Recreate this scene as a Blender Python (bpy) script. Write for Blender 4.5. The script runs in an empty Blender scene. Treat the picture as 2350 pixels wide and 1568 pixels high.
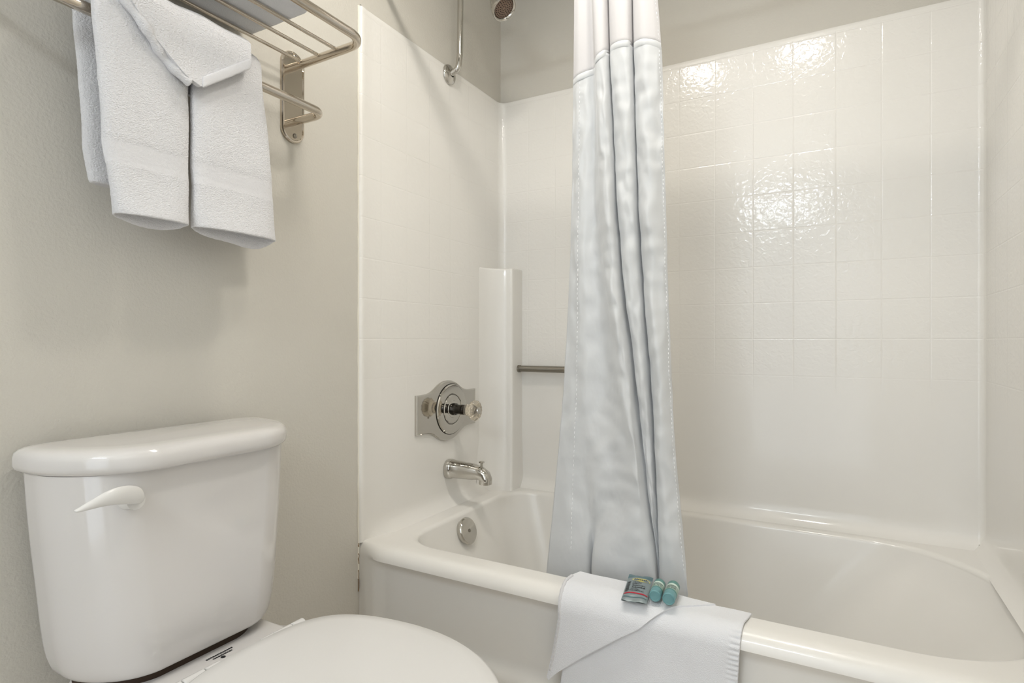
import bpy, bmesh, math, random
from mathutils import Vector, Matrix, noise
random.seed(7)
PI = math.pi
sc = bpy.context.scene
COL = sc.collection

# ------------------------------------------------------------------ camera
cam_d = bpy.data.cameras.new('camera'); cam = bpy.data.objects.new('camera', cam_d); COL.objects.link(cam)
cam_d.sensor_width = 36.0; cam_d.lens = 1330.0 / 2350.0 * 36.0; cam_d.clip_start = 0.01
TH = math.atan(745 / 1330.0)
cam.location = (1.172, -1.23, 0.97)
cam.rotation_euler = (PI / 2, 0, TH)          # level, turned towards the plumbing wall
sc.camera = cam

# ------------------------------------------------------------------ world and exposure
w = bpy.data.worlds.new('world'); sc.world = w; w.use_nodes = True
w.node_tree.nodes['Background'].inputs[0].default_value = (0.86, 0.92, 1.0, 1)
w.node_tree.nodes['Background'].inputs[1].default_value = 2.4
sc.view_settings.view_transform = 'Standard'; sc.view_settings.look = 'None'
sc.view_settings.gamma = 1; sc.view_settings.use_curve_mapping = False
sc.view_settings.exposure = -0.14
CEIL_POWER = 82.0      # emission of the ceiling dome
VAN_POWER = 48.0       # emission of each vanity globe
WARM = (1.0, 0.95, 0.88); COOL = (0.84, 0.92, 1.0)

# ------------------------------------------------------------------ materials
def mat(name, col, rough=0.5, metal=0.0, **k):
    m = bpy.data.materials.new(name); m.use_nodes = True
    b = m.node_tree.nodes['Principled BSDF']
    b.inputs['Base Color'].default_value = (*col, 1)
    b.inputs['Roughness'].default_value = rough
    b.inputs['Metallic'].default_value = metal
    for kk, v in k.items():
        b.inputs[kk.replace('_', ' ')].default_value = v
    return m
def N(m, t, **k):
    n = m.node_tree.nodes.new(t)
    for a, v in k.items(): setattr(n, a, v)
    return n
def L(m, a, b): m.node_tree.links.new(a, b)
def math_n(m, op, a, b=None, c=None):
    n = N(m, 'ShaderNodeMath', operation=op)
    for i, v in enumerate((a, b, c)):
        if v is None: continue
        if isinstance(v, (int, float)): n.inputs[i].default_value = v
        else: L(m, v, n.inputs[i])
    return n.outputs[0]
def bump(m, height, strength, dist):
    b = N(m, 'ShaderNodeBump'); b.inputs['Strength'].default_value = strength; b.inputs['Distance'].default_value = dist
    L(m, height, b.inputs['Height'])
    L(m, b.outputs[0], m.node_tree.nodes['Principled BSDF'].inputs['Normal'])
    L(m, b.outputs[0], m.node_tree.nodes['Principled BSDF'].inputs['Coat Normal'])
    return b
def noise_bump(m, scale, strength, dist, detail=3, stretch=None):
    tc = N(m, 'ShaderNodeTexCoord'); nz = N(m, 'ShaderNodeTexNoise')
    nz.inputs['Scale'].default_value = scale; nz.inputs['Detail'].default_value = detail
    src = tc.outputs['Object']
    if stretch:
        mp = N(m, 'ShaderNodeMapping'); mp.inputs['Scale'].default_value = stretch
        L(m, src, mp.inputs['Vector']); src = mp.outputs[0]
    L(m, src, nz.inputs['Vector'])
    bump(m, nz.outputs['Fac'], strength, dist)
    return m

M = {}
WALLC = (0.60, 0.572, 0.51)
M['paint'] = noise_bump(mat('wall_paint', WALLC, 0.6), 190, 0.6, 0.0016, 4)
M['ceil'] = mat('ceiling_paint', (0.86, 0.84, 0.79), 0.8)
M['floor'] = mat('vinyl_floor', (0.66, 0.61, 0.54), 0.4)
noise_bump(M['floor'], 30, 0.2, 0.001)
M['door'] = mat('door_wood', (0.22, 0.13, 0.07), 0.4)
FIB = (0.835, 0.812, 0.765)
M['fib'] = mat('fibreglass', FIB, 0.30, Coat_Weight=0.5, Coat_Roughness=0.09)
M['caulk'] = mat('caulk', (0.80, 0.76, 0.66), 0.6)
M['stain'] = mat('cracked_caulk', (0.22, 0.13, 0.06), 0.8)

def tile_mat(name, axis):
    m = mat(name, FIB, 0.36, Coat_Weight=0.5, Coat_Roughness=0.07)
    tc = N(m, 'ShaderNodeTexCoord'); sp = N(m, 'ShaderNodeSeparateXYZ'); L(m, tc.outputs['Object'], sp.inputs[0])
    def groove_mark(out, off, pitch):
        v = math_n(m, 'SUBTRACT', out, off)
        v = math_n(m, 'DIVIDE', v, pitch)
        v = math_n(m, 'FRACT', v)
        v = math_n(m, 'SUBTRACT', v, 0.5)
        v = math_n(m, 'ABSOLUTE', v)
        v = math_n(m, 'SUBTRACT', 0.5, v)           # 0 on the line
        v = math_n(m, 'MULTIPLY', v, pitch / 0.0028)
        return math_n(m, 'MINIMUM', v, 1.0)
    a = groove_mark(sp.outputs[axis], 1.520 if axis == 0 else 0.772, 0.1165)
    b = groove_mark(sp.outputs[2], 1.2085, 0.1155)
    g = math_n(m, 'MINIMUM', a, b)
    g = math_n(m, 'SMOOTH_MIN', g, 1.0, 0.35)
    # plain (untiled) zone low on the panel and along its top band
    mr = N(m, 'ShaderNodeMapRange', interpolation_type='SMOOTHSTEP')
    L(m, sp.outputs[2], mr.inputs[0]); mr.inputs[1].default_value = 0.76; mr.inputs[2].default_value = 0.95
    hi = mr.outputs[0]
    top = math_n(m, 'LESS_THAN', sp.outputs[2], 1.905)
    zone = math_n(m, 'MULTIPLY', hi, top)
    g = math_n(m, 'SUBTRACT', 1.0, math_n(m, 'MULTIPLY', math_n(m, 'SUBTRACT', 1.0, g), zone))
    nz = N(m, 'ShaderNodeTexNoise'); nz.inputs['Scale'].default_value = 62; nz.inputs['Detail'].default_value = 1.5
    nz.inputs['Distortion'].default_value = 0.8
    L(m, tc.outputs['Object'], nz.inputs['Vector'])
    zz = math_n(m, 'MULTIPLY', nz.outputs['Fac'], zone)
    h = math_n(m, 'ADD', g, math_n(m, 'MULTIPLY', zz, 1.7))
    bump(m, h, 0.55, 0.0009)
    return m
M['tile_x'] = tile_mat('moulded_tile_long', 0)
M['tile_y'] = tile_mat('moulded_tile_short', 1)
M['porc'] = mat('porcelain', (0.655, 0.632, 0.61), 0.10, Coat_Weight=0.5, Coat_Roughness=0.03)
M['seat'] = mat('seat_plastic', (0.71, 0.697, 0.675), 0.22)
M['chrome'] = mat('chrome', (0.56, 0.54, 0.50), 0.06, 1.0)
M['dark'] = mat('dark_chrome', (0.06, 0.055, 0.05), 0.12, 1.0)
M['nickel'] = mat('rack_metal', (0.60, 0.54, 0.46), 0.12, 1.0)
M['steel'] = mat('brushed_bar', (0.27, 0.25, 0.215), 0.28, 1.0)
M['black'] = mat('black_ink', (0.01, 0.01, 0.012), 0.5)
M['rubber'] = mat('dark_rubber', (0.035, 0.018, 0.008), 0.7)
M['brown'] = mat('spray_face', (0.20, 0.13, 0.09), 0.35)
M['acrylic'] = mat('clear_acrylic', (0.93, 0.85, 0.72), 0.05, Transmission_Weight=0.9, IOR=1.49)
def terry(name, col, sc1=520, st=0.9, stretch=None):
    m = mat(name, col, 0.95, Sheen_Weight=0.25)
    noise_bump(m, sc1, st, 0.0022, 3, stretch)
    return m
M['terry'] = terry('white_terry', (0.70, 0.692, 0.70), 560, 1.0, (1, .6, 1))
M['terry_in'] = terry('white_terry_lining', (0.80, 0.76, 0.79), 480, 0.8)
M['matcloth'] = terry('white_bath_mat', (0.80, 0.805, 0.825), 560, 0.6)
M['hem'] = terry('woven_hem', (0.70, 0.692, 0.70), 900, 0.5)
M['satin'] = mat('satin_curtain', (0.62, 0.63, 0.635), 0.42, Sheen_Weight=0.3)
noise_bump(M['satin'], 34, 0.55, 0.004, 2, (1, 1, .55))
M['sheer'] = mat('sheer_curtain', (0.70, 0.682, 0.682), 0.8, Transmission_Weight=0.0, Alpha=0.86)
M['stitch'] = mat('white_stitching', (0.93, 0.93, 0.93), 0.8)
M['teal'] = mat('teal_plastic', (0.11, 0.28, 0.25), 0.35)
M['teal_cap'] = mat('pale_teal_cap', (0.14, 0.31, 0.33), 0.4)
M['teal_label'] = mat('bottle_label', (0.34, 0.44, 0.38), 0.5)
M['white'] = mat('white_print', (0.62, 0.74, 0.66), 0.5)
M['packet'] = mat('packet_film', (0.27, 0.32, 0.33), 0.28, 0.35)
M['packet_dark'] = mat('packet_film_dark', (0.13, 0.22, 0.24), 0.3, 0.35)
M['red'] = mat('red_print', (0.42, 0.01, 0.03), 0.4)
M['yellow'] = mat('yellow_print', (0.50, 0.47, 0.16), 0.4)
def emis(name, col, s):
    m = mat(name, (0.9, 0.9, 0.9), 0.3)
    b = m.node_tree.nodes['Principled BSDF']
    b.inputs['Emission Color'].default_value = (*col, 1); b.inputs['Emission Strength'].default_value = s
    return m
M['lamp_warm'] = emis('lit_glass_dome', WARM, CEIL_POWER)
M['lamp_cool'] = emis('lit_glass_globe', COOL, VAN_POWER)

# ------------------------------------------------------------------ helpers
def link_mesh(name, bm, m, parent=None, smooth=40, mods=None):
    bmesh.ops.recalc_face_normals(bm, faces=bm.faces)
    me = bpy.data.meshes.new(name); bm.to_mesh(me); bm.free()
    ms = m if isinstance(m, (list, tuple)) else [m]
    for x in ms: me.materials.append(M[x])
    if smooth:
        for p in me.polygons: p.use_smooth = True
        if smooth < 180: me.set_sharp_from_angle(angle=math.radians(smooth))
    o = bpy.data.objects.new(name, me); COL.objects.link(o)
    if parent:
        o.parent = parent
        p = parent
        off = Vector((0, 0, 0))
        while p: off += p.location; p = p.parent
        o.location = -off                              # all meshes are modelled in world coordinates
    return o
def thing(name, label, cat, loc, group=None):
    o = bpy.data.objects.new(name, None); o.empty_display_size = 0.05; COL.objects.link(o)
    o.location = loc; o['label'] = label; o['category'] = cat
    if group: o['group'] = group
    return o
def struct(name, bm, m, smooth=0, parent=None):
    o = link_mesh(name, bm, m, parent, smooth); o['kind'] = 'structure'; return o
def box(bm, a, b):
    vs = [bm.verts.new((x, y, z)) for x in (a[0], b[0]) for y in (a[1], b[1]) for z in (a[2], b[2])]
    for f in ((0, 1, 3, 2), (4, 6, 7, 5), (0, 4, 5, 1), (2, 3, 7, 6), (0, 2, 6, 4), (1, 5, 7, 3)):
        bm.faces.new([vs[i] for i in f])
    return vs
def bevel(bm, r, seg=3):
    bmesh.ops.bevel(bm, geom=list(bm.edges), offset=r, segments=seg, profile=0.5, affect='EDGES')
def loft(bm, rings, closed=True, cap0=False, cap1=False, mi=0):
    V = [[bm.verts.new(p) for p in r] for r in rings]
    n = len(V[0])
    for a, b in zip(V, V[1:]):
        for i in range(n if closed else n - 1):
            j = (i + 1) % n
            f = bm.faces.new((a[i], a[j], b[j], b[i])); f.material_index = mi
    if cap0: bm.faces.new(V[0][::-1])
    if cap1: bm.faces.new(V[-1])
    return V
def lathe(bm, prof, origin, axis, n=40, flute=None, cap0=True, cap1=True):
    """prof: list of (distance along axis, radius)"""
    ax = Vector(axis).normalized(); u = ax.orthogonal().normalized(); v = ax.cross(u); o = Vector(origin)
    rings = []
    for t, r in prof:
        r = max(r, 1e-5)
        ring = []
        for i in range(n):
            a = 2 * PI * i / n
            rr = r * (1 + (flute[1] * math.cos(flute[0] * a) if flute else 0))
            ring.append(o + ax * t + (u * math.cos(a) + v * math.sin(a)) * rr)
        rings.append(ring)
    loft(bm, rings, True, cap0, cap1)
def fillet(pts, r, seg=8):
    pts = [Vector(p) for p in pts]; out = [pts[0]]
    for i in range(1, len(pts) - 1):
        a, b, c = pts[i - 1], pts[i], pts[i + 1]
        d1, d2 = (a - b).normalized(), (c - b).normalized()
        ang = d1.angle(d2)
        rr = r[i - 1] if isinstance(r, (list, tuple)) else r
        t = rr / math.tan(ang / 2)
        t = min(t, (a - b).length * .49, (c - b).length * .49)
        rr = t * math.tan(ang / 2)
        p1, p2 = b + d1 * t, b + d2 * t
        cen = b + (d1 + d2).normalized() * (rr / math.sin(ang / 2))
        for k in range(seg + 1):
            s = k / seg
            q = (p1.lerp(p2, s) - cen)
            out.append(cen + q.normalized() * rr)
    out.append(pts[-1]); return out
def tube(bm, pts, r, n=16, cap=True):
    pts = [Vector(p) for p in pts]
    T = []
    for i in range(len(pts)):
        a = pts[max(i - 1, 0)]; b = pts[min(i + 1, len(pts) - 1)]; T.append((b - a).normalized())
    u = T[0].orthogonal().normalized(); rings = []
    for i, p in enumerate(pts):
        u = (u - T[i] * u.dot(T[i])).normalized(); v = T[i].cross(u)
        rr = r[i] if isinstance(r, (list, tuple)) else r
        rings.append([p + (u * math.cos(2 * PI * k / n) + v * math.sin(2 * PI * k / n)) * rr for k in range(n)])
    loft(bm, rings, True, cap, cap)
def ss(a, b, x):
    t = min(1, max(0, (x - a) / (b - a))); return t * t * (3 - 2 * t)
def lerp(a, b, t): return a + (b - a) * t
def interp(tab, x):
    """piecewise linear table [(x, v)...]"""
    if x <= tab[0][0]: return tab[0][1]
    for (a, va), (b, vb) in zip(tab, tab[1:]):
        if x <= b:
            t = (x - a) / (b - a)
            if isinstance(va, (tuple, list)): return tuple(lerp(p, q, t) for p, q in zip(va, vb))
            return lerp(va, vb, t)
    return tab[-1][1]
def smooth_tab(tab, x):
    """Catmull-Rom through a table [(x, v)...]"""
    n = len(tab)
    if x <= tab[0][0]: return tab[0][1]
    if x >= tab[-1][0]: return tab[-1][1]
    for i in range(n - 1):
        if x <= tab[i + 1][0]:
            x0, x1 = tab[i][0], tab[i + 1][0]; p1, p2 = tab[i][1], tab[i + 1][1]
            h = x1 - x0
            m1 = (p2 - tab[i - 1][1]) / (x1 - tab[i - 1][0]) if i > 0 else (p2 - p1) / h
            m2 = (tab[i + 2][1] - p1) / (tab[i + 2][0] - x0) if i + 2 < n else (p2 - p1) / h
            t = (x - x0) / h
            return ((2*t**3 - 3*t*t + 1) * p1 + (t**3 - 2*t*t + t) * h * m1 + (-2*t**3 + 3*t*t) * p2 + (t**3 - t*t) * h * m2)
def rrect(x0, x1, y0, y1, radii, n=24):
    """rounded rectangle ring; radii for corners (x0y0, x1y0, x1y1, x0y1); n points per corner, counter-clockwise"""
    out = []
    cs = [(x0, y0, 1, 1, PI), (x1, y0, -1, 1, 1.5 * PI), (x1, y1, -1, -1, 0), (x0, y1, 1, -1, .5 * PI)]
    for (cx, cy, sx, sy, a0), r in zip(cs, radii):
        rx, ry = r if isinstance(r, (tuple, list)) else (r, r)
        for k in range(n):
            a = a0 + .5 * PI * k / (n - 1)
            out.append((cx + sx * rx + rx * math.cos(a), cy + sy * ry + ry * math.sin(a)))
    return out

# ================================================================== SETTING
W, LEN, TOP, RIM = 0.772, 1.524, 1.922, 0.405
XW = -0.008                      # painted face of the left wall
H = 2.44; YF = -2.40
def slab(name, a, b, m):
    bm = bmesh.new(); box(bm, a, b); return struct(name, bm, m)
slab('floor', (-.12, YF - .12, -.10), (1.70, .92, 0), 'floor')
slab('ceiling', (-.12, YF - .12, H), (1.70, .92, H + .1), 'ceil')
slab('wall_left', (-.11, YF, 0), (XW, .79, H), 'paint')
slab('wall_back', (-.11, .782, 0), (1.65, .90, H), 'paint')
slab('wall_right', (1.534, YF, 0), (1.65, .782, H), 'ceil')
bm = bmesh.new()
DX0, DX1, DZ = .52, 1.40, 1.93                     # open doorway, added to let in world light as soft fill
box(bm, (-.11, YF - .12, 0), (DX0, YF, H)); box(bm, (DX1, YF - .12, 0), (1.65, YF, H)); box(bm, (DX0, YF - .12, DZ), (DX1, YF, H))
struct('wall_front', bm, 'ceil')
bm = bmesh.new(); box(bm, (DX0 - .06, YF, 0), (DX0, YF + .016, DZ + .06)); box(bm, (DX1, YF, 0), (DX1 + .06, YF + .016, DZ + .06)); box(bm, (DX0, YF, DZ), (DX1, YF + .016, DZ + .06))
struct('trim_1', bm, 'ceil')
bm = bmesh.new(); box(bm, (DX0 - .83, YF - .165, 0.01), (DX0 - .02, YF - .125, DZ)); bevel(bm, .004, 2)
struct('door_1', bm, 'door')

# ================================================================== BATHTUB
tub = thing('bathtub', 'cream bathtub with rounded rim and long recessed apron below the tiled alcove walls', 'bathtub', (LEN / 2, .37, 0))
bm = bmesh.new()
NC = 28
outer = rrect(XW + .0005, LEN + .009, 0.012, W, (.002, .002, .002, .002), NC)
def basin_ring(d, dl, dr, z, db=None):
    db = d if db is None else db
    return [(x, y, z) for x, y in rrect(.095 + dl, 1.512 - dr, .058 + d, .714 - db, ((.13, .10), (.24, .19), (.27, .30), (.13, .12)), NC)]
rings = [[(x, y, RIM) for x, y in outer]]
R = .016
# rim curls over into the basin
rings.append(basin_ring(-R, -R, -R * .6, RIM))
for k in range(1, 7):
    a = .5 * PI * k / 6
    q = R * (1 - math.sin(a))
    rings.append(basin_ring(-q, -q, -q * .6, RIM - R * (1 - math.cos(a))))
for t in (.2, .4, .6, .8, .9, .96):
    rings.append(basin_ring(.055 * t + .02 * t * t, .11 * t, .26 * t, lerp(RIM - R, .085, t)))
for k in range(1, 7):
    a = .5 * PI * k / 6
    q = .06
    rings.append(basin_ring(.075 + q * (1 - math.cos(a)), .11 + q * (1 - math.cos(a)), .26 + q * (1 - math.cos(a)), .085 - .04 * math.sin(a)))
loft(bm, rings, True, False, True)
basin = link_mesh('basin', bm, 'fib', tub, 50)

# apron: rounded front lip, then a face with a shallow recessed field
bm = bmesh.new()
nx = 150
RL = .034
zs = [RIM - RL - .006 * k for k in range(1, 6)] + [.335 - .01 * k for k in range(0, 33)] + [0.0]
rows = []
for i in range(nx + 1):
    x = lerp(XW + .0005, LEN + .009, (i / nx) ** 1.25 if i < 75 else 1 - (1 - .5 ** 1.25) * (1 - i / nx) / .5)
    row = [(x, .012, RIM), (x, .004, RIM)]
    pr = lerp(.012, RL, ss(-.01, .09, x)) if x < .5 else lerp(.012, RL, ss(LEN + .01, LEN - .09, x) if False else 1 - ss(LEN - .09, LEN + .01, x))
    for k in range(1, 9):
        a = .5 * PI * k / 8
        row.append((x, .002 - pr * math.sin(a), RIM - RL * (1 - math.cos(a))))
    for z in zs:
        inset = .020 * ss(RIM - RL, .335, z)
        inset = .018 * (1 - ss(.340, RIM - RL, z))
        field = ss(.045, .085, x) * (1 - ss(LEN - .085, LEN - .045, x)) * ss(.150, .195, z)
        bul = .014 * (1 - field)
        y = max(-.032 + inset + .014 - bul * (1 - ss(.34, RIM - RL, z)), .002 - pr)
        row.append((x, y, max(z, 0)))
    rows.append(row)
loft(bm, rows, False)
link_mesh('apron', bm, 'fib', tub, 60)

# overflow plate on the drain end
ov = Vector((.114, .346, .350)); oax = Vector((1, .0, .34)).normalized()
bm = bmesh.new()
lathe(bm, [(-.012, .036), (0, .040), (.010, .044), (.014, .043), (.017, .040), (.018, .0)], ov, oax, 48, None, False, False)
op = link_mesh('overflow_plate', bm, 'chrome', tub, 40)
bm = bmesh.new(); lathe(bm, [(.017, .006), (.0195, .0055), (.0200, .003), (.0185, .0)], ov, oax, 20, None, False, False)
s_ = link_mesh('screw', bm, 'steel', op, 40)

# ================================================================== TUB SURROUND
sur = thing('tub_surround', 'glossy cream moulded shower wall panels with square tile pattern around the bathtub', 'shower surround', (LEN / 2, W, RIM))
def wall_path(pts, name, m, z0=RIM - .004, z1=TOP, lip=.010):
    """extrudes a plan path upward and folds its top edge back towards the wall"""
    bm = bmesh.new()
    P = [Vector((p[0], p[1], 0)) for p in pts]
    nrm = []
    for i in range(len(P)):
        t = (P[min(i + 1, len(P) - 1)] - P[max(i - 1, 0)]).normalized()
        nrm.append(Vector((-t.y, t.x, 0)))             # away from the room
    zs = [z0, z0 + .004, z0 + .010, z0 + .018, z0 + .03, z0 + .042, z0 + .06, .55, .8, 1.1, 1.4, 1.7, z1 - .012]
    rings = []
    for z in zs:
        fl = .034 * max(0, 1 - (z - z0) / .05) ** 2     # cove where the panel meets the rim
        rings.append([p - n * fl * ss(.01, .10, p.y) + Vector((0, 0, z)) for p, n in zip(P, nrm)])
    for k in range(1, 6):
        a = .5 * PI * k / 5
        rings.append([p + n * (.006 * (1 - math.cos(a))) + Vector((0, 0, z1 - .006 + .006 * math.sin(a))) for p, n in zip(P, nrm)])
    rings.append([p + n * lip + Vector((0, 0, z1)) for p, n in zip(P, nrm)])
    loft(bm, rings, False)
    return link_mesh(name, bm, m, sur, 60)
rA, rB = .028, .016
arc = lambda cx, cy, r, a0, a1, n=8: [(cx + r * math.cos(lerp(a0, a1, k / n)), cy + r * math.sin(lerp(a0, a1, k / n))) for k in range(n + 1)]
# plumbing wall: rolled front flange, flat, corner cove
flange = [(XW - .002, -.030), (XW + .004, -.030)] + arc(XW + .004, -.022, .008, -PI / 2, 0, 5)[1:] + [(0, -.012)]
flange = [(XW, -.012)] + arc(XW + .000, -.004, .010, -PI / 2, 0, 6) + [(.002, .004), (0, .012)]
left = flange + [(0, .05 + .06 * k) for k in range(11)] + arc(rA, W - rA, rA, PI, PI * .5, 10)
# direction runs along +y then +x: outward normal is to the left
wall_path(left, 'plumbing_panel', 'tile_y')
back = [(rA, W)] + [(rA + (LEN - rA - rB) * k / 12, W) for k in range(1, 13)] + arc(LEN - rB, W - rB, rB, PI / 2, 0, 8)
wall_path(back, 'back_panel', 'tile_x')
right = [(LEN, W - rB)] + [(LEN, W - rB - .06 * k) for k in range(1, 13)] + [(LEN, 0.0), (LEN + .002, -.008), (LEN + .01, -.012)]
wall_path(right, 'end_panel', 'tile_y')
# corner column with a bar socket
bm = bmesh.new()
colpts = [(-.002, .600), (.004, .625), (.012, .645)] + [(.024, .662), (.040, .676), (.060, .688), (.077, .695)] + arc(.085, .7045, .010, -PI * .45, 0, 5) + [(.096, .72), (.096, W + .002)]
rings = []
for z in (RIM - .004, RIM + .01, .6, .9, 1.15, 1.242):
    f = .02 * max(0, 1 - (z - RIM) / .05) ** 2 if z > RIM else .02
    rings.append([(x + f * .4, y - f * (1 if i < len(colpts) - 2 else 0), z) for i, (x, y) in enumerate(colpts)])
for k in range(1, 6):
    a = .5 * PI * k / 5
    sft = .008 * (1 - math.cos(a))
    rings.append([(x - sft * (.4 if x > .01 else 0), min(y + sft, W + .002), 1.242 + .008 * math.sin(a)) for x, y in colpts])
rings.append([(-.006, W + .006, 1.2500)] * len(colpts))
loft(bm, rings, False)
bmesh.ops.remove_doubles(bm, verts=bm.verts, dist=1e-5)
link_mesh('corner_column', bm, 'fib', sur, 50)
# caulk bead down the wall / flange joint
bm = bmesh.new(); random.seed(3)
tube(bm, [(XW + .001, -.0135 + random.uniform(-.001, .001), z * .03) for z in range(10, 65)], .003, 8)
link_mesh('caulk_bead', bm, 'caulk', sur)
bm = bmesh.new()
for a, b in ((.265, .325), (.342, .372), (.39, .40)):
    tube(bm, [(XW + .003, -.0145 + random.uniform(-.001, .001), lerp(a, b, k / 6)) for k in range(7)], .0013, 6)
o = link_mesh('cracked_caulk', bm, 'stain', sur); o['label'] = 'dark brown cracks in the caulk'

# grab bar across the recess
gb = thing('grab_bar', 'slim brushed metal bar across the corner recess behind the curtain', 'grab bar', (.28, .742, .865))
bm = bmesh.new(); tube(bm, [(.094, .742, .865), (.46, .742, .865)], .0122, 20); link_mesh('bar', bm, 'steel', gb)
bm = bmesh.new(); lathe(bm, [(0, .0142), (.010, .0142), (.011, .0122)], (.0945, .742, .865), (1, 0, 0), 24); link_mesh('end_collar', bm, 'steel', gb)
bm = bmesh.new(); tube(bm, fillet([(.45, .742, .865), (.475, .742, .865), (.475, .774, .865)], .012), .0105, 16); link_mesh('wall_post', bm, 'steel', gb)

# ================================================================== SHOWER FITTINGS
sh = thing('shower_fixture', 'chrome shower head on an upright pipe above the shower valve', 'shower head', (0, .413, 1.893))
bm = bmesh.new(); lathe(bm, [(0, .034), (.004, .034), (.008, .031), (.012, .022), (.014, .012), (.015, .011)], (.0005, .413, 1.893), (1, 0, 0), 48, None, True, False)
link_mesh('wall_flange', bm, 'chrome', sh)
bm = bmesh.new()
tube(bm, fillet([(.006, .413, 1.893), (.040, .413, 1.905), (.047, .413, 1.95), (.050, .413, 2.175), (.14, .407, 2.20), (.176, .402, 2.124)], [.02, .03, .035, .03], 8), .0105, 20)
link_mesh('riser_pipe', bm, 'chrome', sh)
hp = Vector((.232, .392, 2.050)); ha = Vector((.60, -.10, -.79)).normalized()
bm = bmesh.new()
lathe(bm, [(-.095, .012), (-.080, .017), (-.066, .019), (-.058, .018), (-.045, .026), (-.02, .037), (-.004, .0415), (.004, .0425), (.008, .041), (.009, .038), (.006, .034), (.001, .0325)], hp, ha, 56, None, True, False)
hd = link_mesh('head_shell', bm, 'chrome', sh)
bm = bmesh.new()
lathe(bm, [(.0005, .0330), (.003, .0318), (.0035, .0)], hp, ha, 48, None, False, False)
fp = link_mesh('spray_plate', bm, 'brown', hd)
bm = bmesh.new(); u_ = ha.orthogonal().normalized(); v_ = ha.cross(u_)
for n_, r_ in ((6, .007), (12, .014), (18, .021), (24, .0275)):
    for k in range(n_):
        a = 2 * PI * k / n_
        lathe(bm, [(.003, .0014), (.005, .0011), (.0052, 0)], hp + (u_ * math.cos(a) + v_ * math.sin(a)) * r_, ha, 8, None, False, False)
o = link_mesh('nozzles', bm, 'black', hd); o['kind'] = 'stuff'

va = thing('shower_valve', 'wide chrome shower valve plate with one clear round knob above the tub spout', 'shower valve', (0, .397, .735))
bm = bmesh.new()
def valve_outline(s):
    yc, zc, hw = .400, .733, .172 * s
    VT = [(0, .1035), (.02, .1020), (.04, .0965), (.055, .0900), (.070, .0815), (.085, .0735), (.100, .0680), (.120, .0650), (.145, .0640), (.18, .0640)]
    top = []
    n = 90
    for i in range(n + 1):
        y = hw * math.cos(PI * i / n)
        h = smooth_tab(VT, abs(y)) * s - (1 - s) * .02
        if i in (0, n): h -= .004
        top.append((y, h))
    return [(yc + y, zc + h) for y, h in top] + [(yc + y, zc - h) for y, h in reversed(top)]
def ring_at(s, x): return [(x, y, z) for y, z in valve_outline(s)]
loft(bm, [ring_at(1, .0), ring_at(1, .006), ring_at(.985, .009), ring_at(.955, .0105), ring_at(.94, .0105)], True, True, True)
pl = link_mesh('cover_plate', bm, 'chrome', va, 30)
vc = (.009, .414, .737)
bm = bmesh.new(); lathe(bm, [(0, .086), (.004, .086), (.007, .083), (.008, .079), (.008, .055), (.0065, .053), (.0065, .050), (.009, .048), (.0095, .03), (.011, .029), (.012, .022), (.012, .0)], vc, (1, 0, 0), 64, None, True, False)
esc = link_mesh('escutcheon', bm, 'chrome', va, 30)
bm = bmesh.new()  # thin dark rings: shade and dark reflection at the escutcheon edges, put in as colour
for r0, r1, h in ((.0862, .0882, .0022), (.0508, .0522, .0072)):
    lathe(bm, [(h, r0), (h + .0006, (r0 + r1) / 2), (h, r1)], vc, (1, 0, 0), 64, None, False, False)
o = link_mesh('groove_mark', bm, 'dark', esc, 30); o['label'] = 'dark rings painted in for shade and reflection'
bm = bmesh.new(); lathe(bm, [(.010, .0215), (.022, .0205), (.026, .0165), (.044, .0165), (.046, .0175), (.060, .0175), (.062, .014), (.064, 0)], vc, (1, 0, 0), 40, None, True, False)
o = link_mesh('stem_sleeve', bm, 'dark', va, 40); o['label'] = 'dark shiny stem'
bm = bmesh.new()
lathe(bm, [(.062, .013), (.064, .0195), (.082, .0185), (.084, .020), (.089, .030), (.098, .0345), (.106, .033), (.112, .025), (.114, .010), (.114, .0)], vc, (1, 0, 0), 60, (15, .035), True, False)
kn = link_mesh('knob', bm, 'acrylic', va, 60); kn['label'] = 'clear fluted knob'
bm = bmesh.new(); lathe(bm, [(.1138, .012), (.116, .011), (.1165, 0)], vc, (1, 0, 0), 30, None, True, False); link_mesh('knob_cap', bm, 'chrome', kn)
for y in (.285, .525):
    bm = bmesh.new(); lathe(bm, [(.0, .004), (.002, .0035), (.0024, 0)], (.010, y, .722), (1, 0, 0), 14, None, False, False); link_mesh('screw', bm, 'steel', va)

sp = thing('tub_spout', 'chrome tub spout with a small pull knob below the shower valve', 'tub spout', (0, .415, .535))
bm = bmesh.new()
def spout_ring(x, zc, ry, rz, tilt=0):
    out = []
    for i in range(36):
        a = 2 * PI * i / 36
        c, s = math.cos(a), math.sin(a)
        yy = ry * math.copysign(abs(c) ** .85, c); zz = rz * math.copysign(abs(s) ** .85, s)
        out.append((x + zz * math.sin(tilt), .412 + yy, zc + zz * math.cos(tilt)))
    return out
loft(bm, [spout_ring(.001, .530, .031, .033), spout_ring(.012, .530, .032, .034), spout_ring(.020, .531, .030, .032), spout_ring(.024, .531, .027, .030),
          spout_ring(.06, .531, .0270, .0290), spout_ring(.10, .5305, .0255, .0270), spout_ring(.128, .5285, .0240, .0240, .35), spout_ring(.146, .521, .0225, .0215, .85),
          spout_ring(.152, .510, .0215, .0210, 1.35), spout_ring(.151, .500, .0210, .0215, 1.57), spout_ring(.151, .4945, .0205, .0210, 1.57), spout_ring(.151, .4945, .0165, .0170, 1.57), spout_ring(.149, .507, .0155, .0160, 1.57)], True, True, True)
link_mesh('spout_body', bm, 'chrome', sp, 50)
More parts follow.
